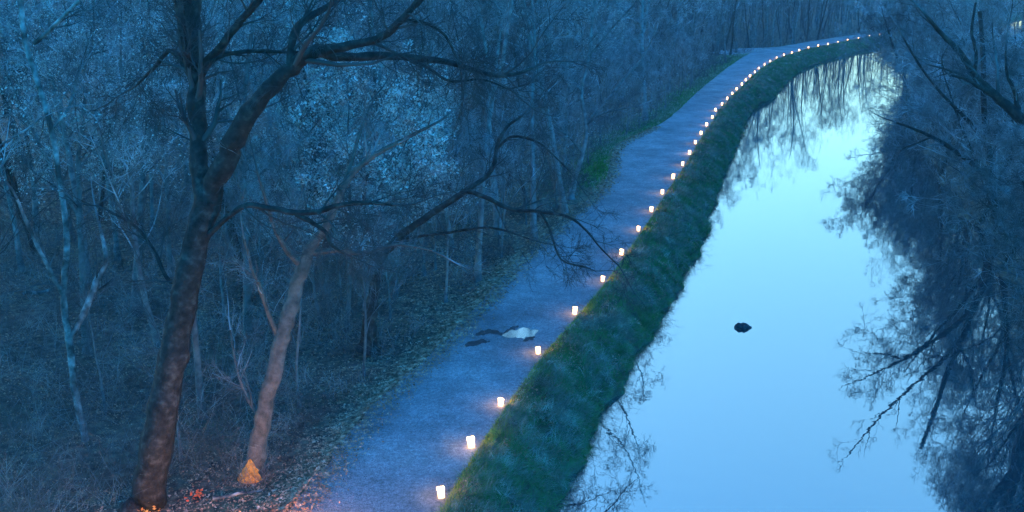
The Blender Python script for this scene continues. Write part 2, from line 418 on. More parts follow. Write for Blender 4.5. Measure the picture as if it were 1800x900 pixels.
def flat_sheet(name, px, z, m, label, sub=9, wob=0.03):
    pts = [at_z(x, y, z) for x, y in px]; V = []
    k = len(pts)
    for i in range(k):
        a, b = pts[i], pts[(i + 1) % k]; pa, pb = pts[i - 1], pts[(i + 2) % k]
        for s in range(sub):
            t = s / sub; q = i + t; g = wob * 2.2
            p = 0.5 * ((2 * a) + (-pa + b) * t + (2 * pa - 5 * a + 4 * b - pb) * t * t + (-pa + 3 * a - 3 * b + pb) * t ** 3)
            V.append((p[0] + g * mnoise.noise(Vector((q * 1.9, z, len(px)))) + g * .4 * mnoise.noise(Vector((q * 6, z, 3))), p[1] + 3 * g * mnoise.noise(Vector((q * 1.9, 7, len(px)))) + g * mnoise.noise(Vector((q * 6, 9, 3))), z))
    return tag(mesh_py(name, V, [list(range(len(V)))], m), label, kind='structure')
ZT = ZP + 0.024
flat_sheet('puddle', [(882,590),(891,585),(898,580),(907,581),(914,577),(926,576),(934,579),(947,580),(942,586),(938,591),(926,592),(920,595),(908,593),(898,594)], ZT + .004, M['puddle'], 'pale puddle reflecting the sky on the path', wob=.022)
flat_sheet('wet_patch', [(836,588),(846,581),(862,579),(880,583),(884,590),(872,588),(858,586),(846,590)], ZT, M['wet'], 'dark arched wet hollow in the path gravel', wob=.03)
flat_sheet('wet_patch', [(815,606),(828,600),(850,597),(862,600),(846,605),(828,609)], ZT, M['wet'], 'dark wet streak nearest the left path edge', wob=.03)
flat_sheet('wet_patch', [(884,584),(896,577),(912,573),(900,579),(890,587)], ZT, M['wet'], 'dark wet rim at the top of the puddle', wob=.04)
flat_sheet('wet_patch', [(918,598),(930,592),(940,591),(934,597),(924,600)], ZT, M['wet'], 'small dark wet spot below the puddle', wob=.03)
flat_sheet('side_track', [(1250,92),(1290,86),(1350,83.5),(1390,82),(1350,92),(1322,98),(1300,98.5),(1278,96)], ZP - 0.006, M['path'], 'gravel side track turning off the far path', wob=.02)

# ------------------------------------------------------------------ ground cover (stuff)
def cull(x, y, z, m=60):
    dp = y * CP - (z - CZ) * SP
    sx = 900 + F * x / dp; sy = 450 - F * (y * SP + (z - CZ) * CP) / dp
    return (sx > -m) & (sx < 1800 + m) & (sy < 900 + 3 * m) & (sy > -m)
def heights(x, y): return np.array([ground_z(a, b) for a, b in zip(x, y)])
def blades(name, m, x, y, z, h, wd, lean, label):
    n = len(x); P = np.stack([x, y, z], 1)
    d = rng.normal(0, 0.45, (n, 3)); d[:, 2] = 1; d += lean; d = norm(d) * h[:, None]
    a = rng.uniform(0, math.pi, n); s = np.stack([np.cos(a), np.sin(a), 0 * a], 1) * wd[:, None]
    mid = P + d * 0.55; tip = P + d * 0.95; tip[:, 2] -= h * 0.12; tip[:, :2] += d[:, :2] * 0.3
    V = np.stack([P - s, P + s, mid + s * 0.7, mid - s * 0.7, tip + s * .1, tip - s * .1], 1).reshape(-1, 3)
    b = np.arange(n)[:, None] * 6
    Fq = np.concatenate([b + np.array([[0, 1, 2, 3]]), b + np.array([[3, 2, 4, 5]])])
    return tag(mesh_np(name, V, Fq, m), label, kind='stuff')
def bank_pts(n, t0, t1, ymax=175, seed=0, p=0.5, th=0.0):
    u = rng.uniform(0, 1, n); y = 16 * (ymax / 16) ** u ** 1.0
    b, c = xr(y), xw(y)
    t = rng.uniform(t0, t1, n); x = b + (c - b) * t
    k = np.array([n1(a, q, 0.9, seed) for a, q in zip(x, y)])
    keep = k > th
    return x[keep], y[keep], t[keep]
x, y, t = bank_pts(120000, 0.0, 0.98, seed=21, th=-0.10)
z = heights(x, y); s = np.clip(y / 45, 0.6, 2.2)
blades('bank_grass', M['grass'], x, y, z, rng.uniform(.08, .26, len(x)) * np.clip(s, .8, 1.5), .006 * s + .003, np.array([0.5, -.2, 0]), 'tangled green grass over the canal bank')
x, y, t = bank_pts(80000, 0.0, 0.9, seed=25, th=0.10)
z = heights(x, y); s = np.clip(y / 45, 0.6, 2.2)
blades('bank_straw', M['straw'], x, y, z, rng.uniform(.12, .45, len(x)), .005 * s + .003, np.array([0.6, -.3, -.3]), 'dry straw coloured grass over the canal bank')
x, y, t = bank_pts(26000, -0.01, 0.13, ymax=70, seed=3, th=-1)
z = heights(x, y)
blades('path_edge_grass', M['fringe'], x, y, z, rng.uniform(.05, .17, len(x)), np.full(len(x), .009), np.array([0, 0, 0]), 'short grass fringe beside the lanterns with their yellow glow in its colour')
# tussocks drooping towards the water
def tussocks(n, m, name, label, t0, t1, hmin, hmax, per=16, seed=40, th=0.0):
    x, y, t = bank_pts(n, t0, t1, ymax=150, seed=seed, th=th)
    c = rng.uniform(.7, 1.2, len(x)); bi = np.repeat(np.arange(len(x)), per)
    s = np.clip(y / 40, .8, 2.0)
    xx = x[bi] + rng.normal(0, .05, len(bi)); yy = y[bi] + rng.normal(0, .05, len(bi)); zz = np.repeat(heights(x, y), per) - .02
    d = rng.normal(0, .55, (len(bi), 3)); d[:, 2] = np.abs(d[:, 2]) + .55; d += [.35, -.1, 0]
    P = walk(np.stack([xx, yy, zz], 1), d, rng.uniform(hmin, hmax, len(bi)) * c[bi], 5, .08, -.28)
    w_ = (.0065 * s)[bi][:, None] * np.array([[1, .9, .7, .45, .1]])
    a = rng.uniform(0, 6.28, len(bi)); sd_ = np.stack([np.cos(a), np.sin(a), 0 * a], 1)[:, None] * w_[:, :, None]
    V = np.stack([P - sd_, P + sd_], 2).reshape(-1, 3)
    b = (np.arange(len(bi)) * 10)[:, None, None]; i = (np.arange(4) * 2)[None, :, None]
    Fq = (b + i + np.array([0, 1, 3, 2])[None, None]).reshape(-1, 4)
    tag(mesh_np(name, V, Fq, m), label, kind='stuff')
tussocks(7000, M['grass'], 'bank_tussocks', 'dark green grass tussocks drooping down the canal bank', .02, .98, .22, .5, seed=41, th=-.15)
tussocks(4500, M['straw'], 'straw_tussocks', 'withered straw coloured tussocks along the canal bank', .02, .9, .25, .6, seed=47, th=.06)
# verge on the left of the path
n = 26000; y = 54 * (140 / 54) ** rng.uniform(0, 1, n); x = xl(y) - np.abs(rng.normal(0, 1.5, n)) + .05
k = cull(x, y, 1.); x, y = x[k], y[k]; z = heights(x, y)
blades('verge_grass', M['grass'], x, y, z, rng.uniform(.08, .22, len(x)), np.full(len(x), .018), np.array([0, 0, 0]), 'green grass verge along the left path edge')
px = np.concatenate([rng.normal(1046, 15, 2600), rng.normal(1205, 16, 1200), rng.normal(1280, 14, 800), rng.normal(1150, 22, 700)])
py = np.concatenate([rng.normal(295, 13, 2600), rng.normal(168, 11, 1200), rng.normal(112, 6, 800), rng.normal(226, 6, 700)])
q = np.array([at_z(a, b, 1.15) for a, b in zip(px, py)]); x, y = q[:, 0], q[:, 1]; k = x < xl(y) + .1; x, y = x[k], y[k]; z = heights(x, y)
blades('fresh_grass', M['fresh'], x, y, z, rng.uniform(.12, .30, len(x)), np.full(len(x), .03), np.array([0, 0, 0]), 'patches of fresh bright green grass at the left path edge')
# leaf litter
n = 150000; y = 15 * (75 / 15) ** rng.uniform(0, 1, n); x = xl(y) - rng.uniform(0, 1, n) ** 1.9 * (14 + 0.5 * y)
e = rng.uniform(0, 1, n) < .13; x = np.where(e, xl(y) + .5 - np.abs(rng.normal(0, .55, n)) * .9 + rng.normal(0, .25, n), x)
k = cull(x, y, .4, 20) & (x < xr(y)); x, y = x[k], y[k]; z = heights(x, y) + 0.02 + .045 * (x > xl(y) - .1)
c = np.stack([x, y, z], 1); u = norm(rng.normal(0, 1, (len(x), 3)) * [1, 1, .35]); v = norm(np.cross(u, np.array([0, 0, 1.]) + rng.normal(0, .35, (len(x), 3))))
s = (rng.uniform(.02, .055, len(x)) * np.clip(y / 30, .8, 1.8))[:, None]
V = np.stack([c - u * s, c + v * s * .6, c + u * s, c - v * s * .6], 1).reshape(-1, 3)
tag(mesh_np('leaf_litter', V, np.arange(len(V)).reshape(-1, 4), M['litter'], smooth=False), 'fallen brown leaves over the woodland floor', kind='stuff')
x, y, t = bank_pts(26000, 0.02, 0.9, ymax=110, seed=60, th=0.0); z = heights(x, y) + .05
c = np.stack([x, y, z + rng.uniform(0, .12, len(x))], 1); u = norm(rng.normal(0, 1, (len(x), 3))); v = norm(np.cross(u, rng.normal(0, 1, (len(x), 3))))
s = (rng.uniform(.02, .05, len(x)) * np.clip(y / 35, .8, 2.2))[:, None]
V = np.stack([c - u * s, c + v * s * .6, c + u * s, c - v * s * .6], 1).reshape(-1, 3)
tag(mesh_np('bank_leaves', V, np.arange(len(V)).reshape(-1, 4), M['litter'], smooth=False), 'brown dead leaves caught in the bank grass', kind='stuff')
# thin dead stems on the bank
x, y, t = bank_pts(5200, 0.1, 1.0, ymax=120, seed=63, th=-.05); z = heights(x, y)
d = rng.normal(0, .6, (len(x), 3)); d[:, 2] = .9; d[:, 0] += .3
P = walk(np.stack([x, y, z], 1), d, rng.uniform(.3, 1.1, len(x)), 6, .2, -.15); r = (.004 * np.clip(y / 30, .8, 2.2))[:, None] * np.linspace(1, .4, 6)[None]
C, Cr = spawn(P, r, 2, .3, 1, .5, .7, 4, .2, -.05, rr=.8, rmin=.003, lmin=.1)
v, f = merge([tube(P, r, 3), tube(C, Cr, 3)]); tag(mesh_np('bank_stems', v, f, M['cane']), 'thin dead stems standing along the canal bank', kind='stuff')
n = 22000; y = 50 * (150 / 50) ** rng.uniform(0, 1, n); x = xl(y) - np.abs(rng.normal(0, 2.6, n)); k = cull(x, y, 1.); x, y = x[k], y[k]; z = heights(x, y)
blades('verge_straw', M['straw'], x, y, z, rng.uniform(.10, .28, len(x)), np.full(len(x), .02), np.array([0, 0, 0]), 'dry olive grass along the left verge')
# undergrowth: arching canes and brush
def brush(name, n, y0, y1, off, hmin, hmax, rad, m, label, side=-1, spread=None, nlv=5):
    y = y0 * (y1 / y0) ** rng.uniform(0, 1, n)
    if side < 0: x = xl(y) - off - rng.uniform(0, 1, n) ** 1.3 * (13 + 0.42 * y)
    else: x = xw2(y) + off + rng.uniform(0, 1, n) * 10
    k = cull(x, y, 2., 80)
    cl = np.array([n1(a, b, .35, 31) for a, b in zip(x, y)]); k &= cl > -0.13
    x, y = x[k], y[k]; z = heights(x, y)
    P0 = np.stack([x, y, z], 1); d = rng.normal(0, .5, P0.shape); d[:, 2] = 1
    L = rng.uniform(hmin, hmax, len(x))
    if side < 0:
        L *= np.clip((xl(y) - x) / 4.0, 0.3, 1)
    P = walk(P0, d, L, nlv, .22, -.10)
    r = rad * np.clip(y / 35, .6, 2.2)[:, None] * np.linspace(1, .4, nlv)[None, :]
    C, Cr = spawn(P, r, 3, .3, 1, .45, .8, 3, .2, 0, rr=.7, rmin=.003, lmin=.15)
    Cr = np.repeat(r[:, :1], 3, 0) * np.array([[.7, .5, .3]])
    V, Fq = merge([tube(P, r, 3), tube(C, Cr, 3)])
    return tag(mesh_np(name, V, Fq, m), label, kind='stuff')
brush('undergrowth', 20000, 17, 130, 1.3, .6, 3.0, .008, M['cane'], 'tangled bare brush and canes on the woodland floor')
brush('undergrowth', 7000, 17, 60, 1.0, .5, 2.0, .006, M['twig_dark'], 'dark thin brush low between the tree trunks')
brush('bank_brush', 13000, 22, 170, -.3, .8, 4.0, .010, M['cane'], 'bare brush along the right canal bank', side=1)

# ------------------------------------------------------------------ lanterns
def make_lantern():
    root = empty('paper_lantern', (0, 0, 0), 'x', 'lantern', 'glowing paper lanterns lined along the path edge')
    # flat-bottomed paper bag, open top with a folded cuff
    V = []; n = 20; rings = [(0, .070, .045), (.004, .073, .048), (.05, .076, .052), (.12, .079, .060), (.19, .084, .066), (.245, .088, .070), (.245, .082, .064), (.15, .074, .056)]
    for h, a, b in rings:
        for i in range(n):
            t = 2 * math.pi * i / n; c_, s_ = math.cos(t), math.sin(t)
            ex = 0.45
            V.append((a * math.copysign(abs(c_) ** ex, c_) * (1 + .03 * math.sin(5 * t + h * 30)), b * math.copysign(abs(s_) ** ex, s_) * (1 + .04 * math.sin(4 * t + h * 20)), h))
    Fc = [(r * n + i, r * n + (i + 1) % n, (r + 1) * n + (i + 1) % n, (r + 1) * n + i) for r in range(len(rings) - 1) for i in range(n)]
    Fc.append(list(range(n))[::-1])
    mesh_py('bag', V, Fc, M['paper'], root, smooth=True)
    V = []
    cr = [(.200, .088, .070), (.2, .091, .073), (.25, .093, .075), (.252, .088, .070)]
    for h, a, b in cr:
        for i in range(n):
            t = 2 * math.pi * i / n; c_, s_ = math.cos(t), math.sin(t)
            V.append((a * math.copysign(abs(c_) ** .45, c_), b * math.copysign(abs(s_) ** .45, s_), h + .004 * math.sin(3 * t)))
    Fc = [(r * n + i, r * n + (i + 1) % n, (r + 1) * n + (i + 1) % n, (r + 1) * n + i) for r in range(3) for i in range(n)]
    mesh_py('folded_cuff', V, Fc, M['paper_rim'], root, smooth=True)
    P, r = spline([(0, 0, .008), (0, 0, .03), (0, 0, .055)], [.022, .022, .021], 4); v, f = tube(P[None], r[None], 10)
    cndl = mesh_np('candle', v, f, M['wax'], root)
    P, r = spline([(0, 0, .056), (0, 0, .07), (0, 0, .095)], [.003, .007, .001], 6); v, f = tube(P[None], r[None], 8)
    mesh_np('flame', v, f, M['flame'], cndl)
    return root
def copy_tree(o, parent=None):
    c = o.copy(); COL.objects.link(c)
    if parent is not None: c.parent = parent
    for ch in [q for q in o.children]: copy_tree(ch, c)
    return c
ORD = ['first','second','third','fourth','fifth','sixth','seventh','eighth','ninth','tenth','eleventh','twelfth','thirteenth','fourteenth','fifteenth','sixteenth','seventeenth','eighteenth','nineteenth','twentieth','twenty-first']
def lantern_label(i, n):
    if i == 0: return 'large glowing white paper lantern nearest the bottom of the photo'
    if i == 1: return 'wide brightly glowing paper lantern, second up from the bottom of the photo'
    if i == 3: return 'glowing paper lantern standing just below and right of the puddle'
    if i <= 20: return 'glowing paper lantern on the path edge, %s counting up from the bottom' % ORD[i]
    j = n - 1 - i
    if j == 0: return 'faint farthest paper lantern where the path vanishes behind the right trees'
    return 'tiny glowing paper lantern on the far bend, %s counting back from the farthest' % ORD[j]
lant0 = make_lantern()
for i, p in enumerate(LW):
    o = lant0 if i == 0 else copy_tree(lant0)
    o.location = (p[0], p[1], ZP + 0.012)
    o.rotation_euler = (random.uniform(-.09, .09), random.uniform(-.09, .09), random.uniform(-.8, .8))
    if i == 1: o.rotation_euler = (0.03, -0.1, .15); o.scale = (1.12, 1.12, 1.05)
    elif i > 1: q = random.uniform(.76, 1.0); o.scale = (q, q, random.uniform(.78, 1.0))
    o['label'] = lantern_label(i, len(LW))
    if i == 0:      # every copy carries the candle light too
        ld = bpy.data.lights.new('candle_or_added_light', 'POINT'); ld.energy = .55; ld.color = (1, .58, .12); ld.shadow_soft_size = .05
        lo = bpy.data.objects.new('candle_or_added_light', ld); link(lo, o); lo.location = (0, 0, .34)
# the row goes on beneath the camera's frame
for k in range(1, 4):
    o = copy_tree(lant0); d = LW[0] - LW[1]; p = LW[0] + d * 1.3 * k; kids = [o]
    o.location = (p[0], p[1], ZP + .012); o['label'] = 'glowing paper lantern below the frame, %s before the nearest seen one' % ORD[k - 1]

# lanterns on the other edge of the path, just below the frame: added with a stronger warm light for the feet of the trees
for k, (px, py, e) in enumerate([(500, 990, 24), (350, 960, 4), (225, 940, 1.6)]):
    o = copy_tree(lant0); p = at_z(px, py, ZP - .3); g = ground_z(p[0], p[1]); o.location = (p[0], p[1], g)
    o['label'] = 'unseen paper lantern added below the frame on the wood side, %s from the path' % ORD[k]
    o['group'] = 'unseen lanterns added to light the foot of the wood'
    ld = bpy.data.lights.new('candle_or_added_light', 'POINT'); ld.energy = e; ld.color = (1, .42, .12); ld.shadow_soft_size = .06  # second, stronger warm light added to brighten the tree feet
    lo = bpy.data.objects.new('candle_or_added_light', ld); link(lo, o); lo.location = (0, 0, .36)

# ------------------------------------------------------------------ rock in the canal
def rock():
    c = at_z(1306, 576, 0)
    import bmesh
    bm = bmesh.new(); bmesh.ops.create_icosphere(bm, subdivisions=4, radius=1)
    for v in bm.verts:
        p = v.co.copy()
        taper = 1 - 0.55 * max(0, p.x) ** 1.5
        h = 1 + .35 * math.exp(-((p.x + .55) / .22) ** 2) - .2 * math.exp(-((p.x + .15) / .12) ** 2) + .25 * math.exp(-((p.x - .2) / .2) ** 2)
        nz = mnoise.noise(p * 2.3) * .22 + mnoise.noise(p * 6) * .08
        v.co = Vector((p.x * .33 * (1 + nz * .4), p.y * .20 * taper * (1 + nz), p.z * .15 * taper * h * (1 + nz)))
    me = bpy.data.meshes.new('rock'); bm.to_mesh(me); bm.free(); me.materials.append(M['rock'])
    o = bpy.data.objects.new('rock', me); link(o); o.location = (c[0], c[1], 0.02)
    tag(o, 'small dark jagged rock poking out of the open water', 'rock')
rock()

# ------------------------------------------------------------------ generic bare trees
def crown_levels(P, r, dens, rmin, up=.05, lv=3, tw=1.0):
    out = []
    A, Ar = spawn(P, r, max(2, int(5 * dens)), .25, 1, .5, .75, 5, .16, up, rr=.6, rmin=rmin * 1.6, lmin=.6, lmax=3.5)
    out.append((A, Ar, 4))
    B, Br = spawn(A, Ar, max(2, int(5 * dens)), .15, 1, .5, .7, 4, .2, up * .6, rr=.6, rmin=rmin * 1.2, lmin=.4, lmax=1.8)
    out.append((B, Br, 3))
    if lv > 2:
        C, Cr = spawn(B, Br, max(2, int(6 * dens * tw)), .1, 1, .6, .7, 3, .2, .02, rr=.6, rmin=rmin, lmin=.25, lmax=.9)
        out.append((C, Cr, 3))
    return out
def proto_tree(H, r0, nlimb, first, ang, lean=(0, 0), dens=1.0, name='bare_tree', bark='bark', twig='twig', rmin=.006, up=.1, fork=False, leaf=0, lratio=.42, leaf_size=.045):
    root = bpy.data.objects.new(name, None); link(root)
    P = walk(np.array([[0, 0, -.15]]), np.array([[lean[0], lean[1], 1.]]), np.array([H]), 14, .06, .06)
    r = r0 * np.linspace(1, .12, 14)[None, :] ** .9; r[:, 0] *= 1.45; r[:, 1] *= 1.08
    tr = [(P, r)]
    if fork:
        P2 = walk(P[:, 5], np.array([[random.uniform(-.6, .6), random.uniform(-.6, .6), 1.]]), np.array([H * .62]), 10, .07, .05)
        r2 = r[:, 5:6] * .8 * np.linspace(1, .12, 10)[None, :]; tr.append((P2, r2))
    v, f = merge([tube(a, b, 8) for a, b in tr])
    mesh_np('trunk', v, f, M[bark], root)
    parts = []; last = None
    last0 = None
    for a, b in tr:
        if last is not None: last0 = last[:, :3]
        L, Lr = spawn(a, b, nlimb, first, 1, lratio, ang, 7, .13, up, rr=.4, rmin=rmin * 2, lmin=.8, lmax=6)
        parts.append(tube(L, Lr, 4))
        for C, Cr, k in crown_levels(L, Lr, dens, rmin, up=up * .5):
            parts.append(tube(C, Cr, k)); last = C
    v, f = merge(parts)
    cr = mesh_np('crown', v, f, M[twig], root)
    if leaf:
        v, f = leaves(np.concatenate([last, last0]) if len(tr) > 1 else last, leaf, leaf_size); mesh_np('dead_leaves', v, f, M['dry_leaf'], cr, smooth=False)
    return root
protos = [
    proto_tree(15, .17, 15, .3, .75, dens=1.0, bark='bark_dark'),
    proto_tree(13, .13, 14, .25, .85, lean=(.1, 0), dens=1.0, fork=True, leaf=3500, leaf_size=.042),
    proto_tree(17, .22, 14, .35, .7, lean=(-.06, .05), dens=1.0, fork=True, leaf=3500, leaf_size=.042),
    proto_tree(11, .10, 14, .2, .8, lean=(.15, -.1), dens=1.0, bark='bark_dark', twig='twig_dark'),
    proto_tree(14, .15, 13, .3, .9, dens=1.0, fork=True, leaf=6000),
    proto_tree(16, .12, 12, .45, .6, lean=(-.1, 0), dens=1.0),
]
PH = [15, 13, 17, 11, 14, 16]
small = [   # understorey saplings
    proto_tree(5.0, .05, 12, .12, .7, dens=.9, name='bare_sapling', rmin=.005, lratio=.5),
    proto_tree(4.0, .045, 14, .08, .8, dens=.9, name='bare_sapling', rmin=.005, leaf=300, lratio=.55),
    proto_tree(6.5, .06, 12, .15, .7, dens=.9, name='bare_sapling', rmin=.005, fork=True, lratio=.45),
]
dense = [
    proto_tree(9.5, .15, 20, .10, .95, dens=1.35, bark='bark_dark', twig='twig', fork=True, lratio=.52, up=.05, rmin=.007),
    proto_tree(8.0, .12, 22, .08, .9, dens=1.35, bark='bark_dark', twig='twig', lratio=.55, up=.04, rmin=.007),
    proto_tree(11., .17, 20, .15, .9, dens=1.3, bark='bark_dark', twig='twig', fork=True, lratio=.48, up=.05, rmin=.007),
]
used = set()
def place(pr, x, y, s, label, cat, group, rz=None, lean=(0, 0)):
    if id(pr) in used: o = copy_tree(pr)
    else: o = pr; used.add(id(pr))
    o.location = (x, y, ground_z(x, y)); o.scale = (s, s, s)
    o.rotation_euler = (lean[0], lean[1], rz if rz is not None else random.uniform(0, 6.28))
    tag(o, label, cat, group); return o
pxl = sorted([(y, x) for x, y in XL_PX])
def path_left_px(sy): return np.interp(sy, [p[0] for p in pxl], [p[1] for p in pxl])
def clear_of_path(x, y, Rr, H, z0=.25):
    for z in np.linspace(z0 * H, H, 7):
        q = Rr * (1.1 - abs(z / H - .55))
        sx, sy = proj((x + q, y, z))
        if sy > 56 and sx > path_left_px(sy) + 4: return False
    return True
pts = []
def try_place(n, y0, y1, sp, fn, Rr, H, xspan, ok=None, cap=999):
    c = 0
    for _ in range(n):
        u = random.random(); y = y0 * (y1 / y0) ** u
        x = float(xl(y)) - 1.0 - random.random() * (xspan(y))
        sx, sy = proj((x, y, H * .6))
        if sx < -260 or sx > 2000: continue
        if y < 41 and 450 < sx < 800 and H > 6: continue      # an opening round the pale leaved trees
        d = sp(y)
        if any((x - a) ** 2 + (y - b) ** 2 < d * d for a, b in pts): continue
        k = random.uniform(.8, 1.15)
        if not clear_of_path(x, y, Rr * k, H * k): continue
        pts.append((x, y)); fn(x, y, k); c += 1
        if c >= cap: break
    return c
# keep room for the hand-shaped trees
for px, py in ((250, 895), (445, 840), (650, 608), (160, 800), (1005, 345)):
    p = at_z(px, py, .5); pts.append((p[0], p[1]))
def wood(x, y, k):
    i = random.randrange(6)
    sx, sy = proj((x, y, .5))
    if y > 105: lab, gr = 'distant bare tree in the wood behind the far bend of the path', 'distant trees behind the far bend'
    elif y > 48: lab, gr = 'bare twiggy tree in the thick wood left of the middle of the path', 'woodland trees beyond the leaning trees'
    elif sx < 330: lab, gr = 'slender bare grey tree in the shadowy wood at the left edge', 'slender trees at the left edge'
    else: lab, gr = 'bare grey tree in the wood just behind the leaning foreground trees', 'trees close behind the leaning trees'
    place(protos[i], x, y, k, lab, 'tree', gr, lean=(random.uniform(-.06, .06), random.uniform(-.06, .06)))
nA = try_place(2500, 24, 60, lambda y: 2.9, wood, 2.4, 14, lambda y: 16 + .5 * y, cap=58)
nB = try_place(2500, 60, 110, lambda y: 3.8, wood, 2.6, 14, lambda y: 20 + .5 * y, cap=60)
nC = try_place(1500, 128, 200, lambda y: 3.2, wood, 2.0, 15, lambda y: 14, cap=48)
nC += try_place(1500, 110, 170, lambda y: 5.5, wood, 3.0, 15, lambda y: 25 + .5 * y, cap=30)
def sap(x, y, k):
    place(random.choice(small), x, y, k, 'small bare sapling on the wood floor near the left path edge', 'sapling', 'saplings near the left path edge')
nS = try_place(3000, 22, 120, lambda y: 2.1, sap, 1.2, 5, lambda y: 9, cap=90)
print('trees', nA, nB, nC, 'saplings', nS)

# trees still holding pale dead leaves
leafy = proto_tree(8.5, .10, 16, .15, .85, dens=1.1, fork=True, leaf=16000, leaf_size=.06, lratio=.5)
for i, (px, py, sc, lab) in enumerate([(612, 590, 1.05, 'tree with pale dead leaves still on it, right of the slim brown tree'), (540, 520, .8, 'smaller pale leaved tree just left of the biggest pale leaved one'),
                              (745, 490, .8, 'pale leaved tree behind the crooked tree whose limb crosses the path'), (130, 420, .9, 'tree with dead leaves behind the pale barked tree at the left edge')]):
    q = at_z(px, py, .4); place(leafy, q[0], q[1], sc, lab, 'tree', 'trees holding pale dead leaves', lean=(0, .05))
# far wood: nobody could count it
def far_wood(n, y0, y1):
    y = rng.uniform(y0, y1, n); x = xl(y) - 8 - rng.uniform(0, 1, n) * (y * .75)
    x[: n // 5] = xw2(y[: n // 5]) + 6 + rng.uniform(0, 60, n // 5)
    k = cull(x, y, 8., 100); x, y = x[k], y[k]
    z = heights(x, y) - .2
    P = walk(np.stack([x, y, z], 1), np.array([[0, 0, 1.]]) + rng.normal(0, .06, (len(x), 3)), rng.uniform(13, 19, len(x)), 8, .05, .04)
    r = rng.uniform(.10, .2, len(x))[:, None] * np.linspace(1, .15, 8)[None]
    A, Ar = spawn(P, r, 12, .15, 1, .35, .75, 5, .15, .06, rr=.4, rmin=.02, lmin=1, lmax=5)
    B, Br = spawn(A, Ar, 6, .1, 1, .55, .7, 3, .2, .03, rr=.6, rmin=.014, lmin=.5, lmax=2.5)
    v, f = merge([tube(P, r, 5), tube(A, Ar, 3), tube(B, Br, 3)])
    tag(mesh_np('far_wood', v, f, M['twig']), 'far bare wood closing the view beyond the bend', kind='stuff')
far_wood(2000, 160, 330)
brush('undergrowth', 5000, 110, 200, .8, 1.5, 5.0, .010, M['twig_dark'], 'dark brush under the trees beyond the far bend')
# far side of the bend: wood beyond the path on its outer (left) side is above; right bank trees:
k = 0
for y in np.concatenate([np.linspace(27, 76, 14), np.linspace(79, 165, 26)]):
    yy = y + random.uniform(-.8, .8)
    place(random.choice(dense), float(xw2(yy)) + random.uniform(.1, 1.0), yy, random.uniform(.8, 1.1), 'low dense twiggy tree on the right water edge with boughs over the canal', 'tree',
          'low trees at the right water edge', rz=random.uniform(0, 6.28), lean=(random.uniform(-.08, .08), random.uniform(-.3, -.12)))
for y in np.concatenate([np.linspace(27, 75, 11), np.linspace(78, 170, 20)]):
    for row in (0, 1):
        yy = y + random.uniform(-1.5, 1.5); x = float(xw2(yy)) + 2.6 + row * 4.0 + random.uniform(-.5, 1.5)
        if row and (y < 45 or random.random() < .55): continue
        big = random.random() < .6
        s = random.uniform(.65, .95) if yy < 60 else random.uniform(.75, 1.05)
        pr = protos[random.randrange(6)]
        o = place(pr, x, yy, s, 'bare tree leaning over the canal from the right bank' if row == 0 else 'bare tree set back behind the first trees of the right bank', 'tree',
                  'trees leaning over the canal' if row == 0 else 'trees set back on the right bank', lean=(random.uniform(-.1, .1), random.uniform(-.30, -.1) if row == 0 else 0))
        o.rotation_mode = 'ZYX'
        k += 1
print('right', k)

# ------------------------------------------------------------------ hand-shaped foreground trees
def hand_tree(name, Y0, base_px, limbs, label, bark, twig, dens, trunk_i=0, rmin=.006, extra_leaf=0, up=.06, crown_from=1, grp=None, skip_twigs=()):
    """limbs: list of [(px,py,width_px,dY)...]; the first is the trunk"""
    base = at_y(*base_px, Y0); root = empty(name, base, label, 'tree', grp)
    parts = []; lastC = None
    for i, L in enumerate(limbs):
        P = []; rr = []
        for px, py, wpx, dY in L:
            p = at_y(px, py, Y0 + dY); dp = p[1] * CP - (p[2] - CZ) * SP
            P.append(p - base); rr.append(wpx * .5 * dp / F)
        n = max(8, len(P) * 4)
        S, r = spline(P, rr, n, .10)
        if i == 0:
            r[0] *= 1.35; r[1] *= 1.18
        v, f = tube(S[None], r[None], 10 if rr[0] > .08 else 6)
        mesh_np('trunk' if i == 0 else 'limb', v, f, M[bark], root)
        if i >= crown_from and i not in skip_twigs:
            Lp, Lr = spawn(S[None], r[None], int(7 * dens), .12, 1, .35, .8, 6, .15, up, rr=.5, rmin=rmin * 2, lmin=.7, lmax=2.6)
            # the limb's own tip keeps growing
            tipd = norm((S[-1] - S[-3])[None]); T = walk(S[-1][None], tipd, np.array([1.6]), 6, .15, up); Tr = np.maximum(r[-1] * np.linspace(1, .2, 6), rmin)[None]
            Lp = np.concatenate([Lp, T]); Lr = np.concatenate([Lr, Tr])
            parts.append(tube(Lp, Lr, 5))
            for C, Cr, k in crown_levels(Lp, Lr, dens * .8, rmin, up=up * .5):
                parts.append(tube(C, Cr, k)); lastC = C
    if parts:
        v, f = merge(parts); cr = mesh_np('crown', v, f, M[twig], root)
        if extra_leaf:
            v, f = leaves(lastC, extra_leaf, .05); mesh_np('dead_leaves', v, f, M['dry_leaf'], cr, smooth=False)
    return root

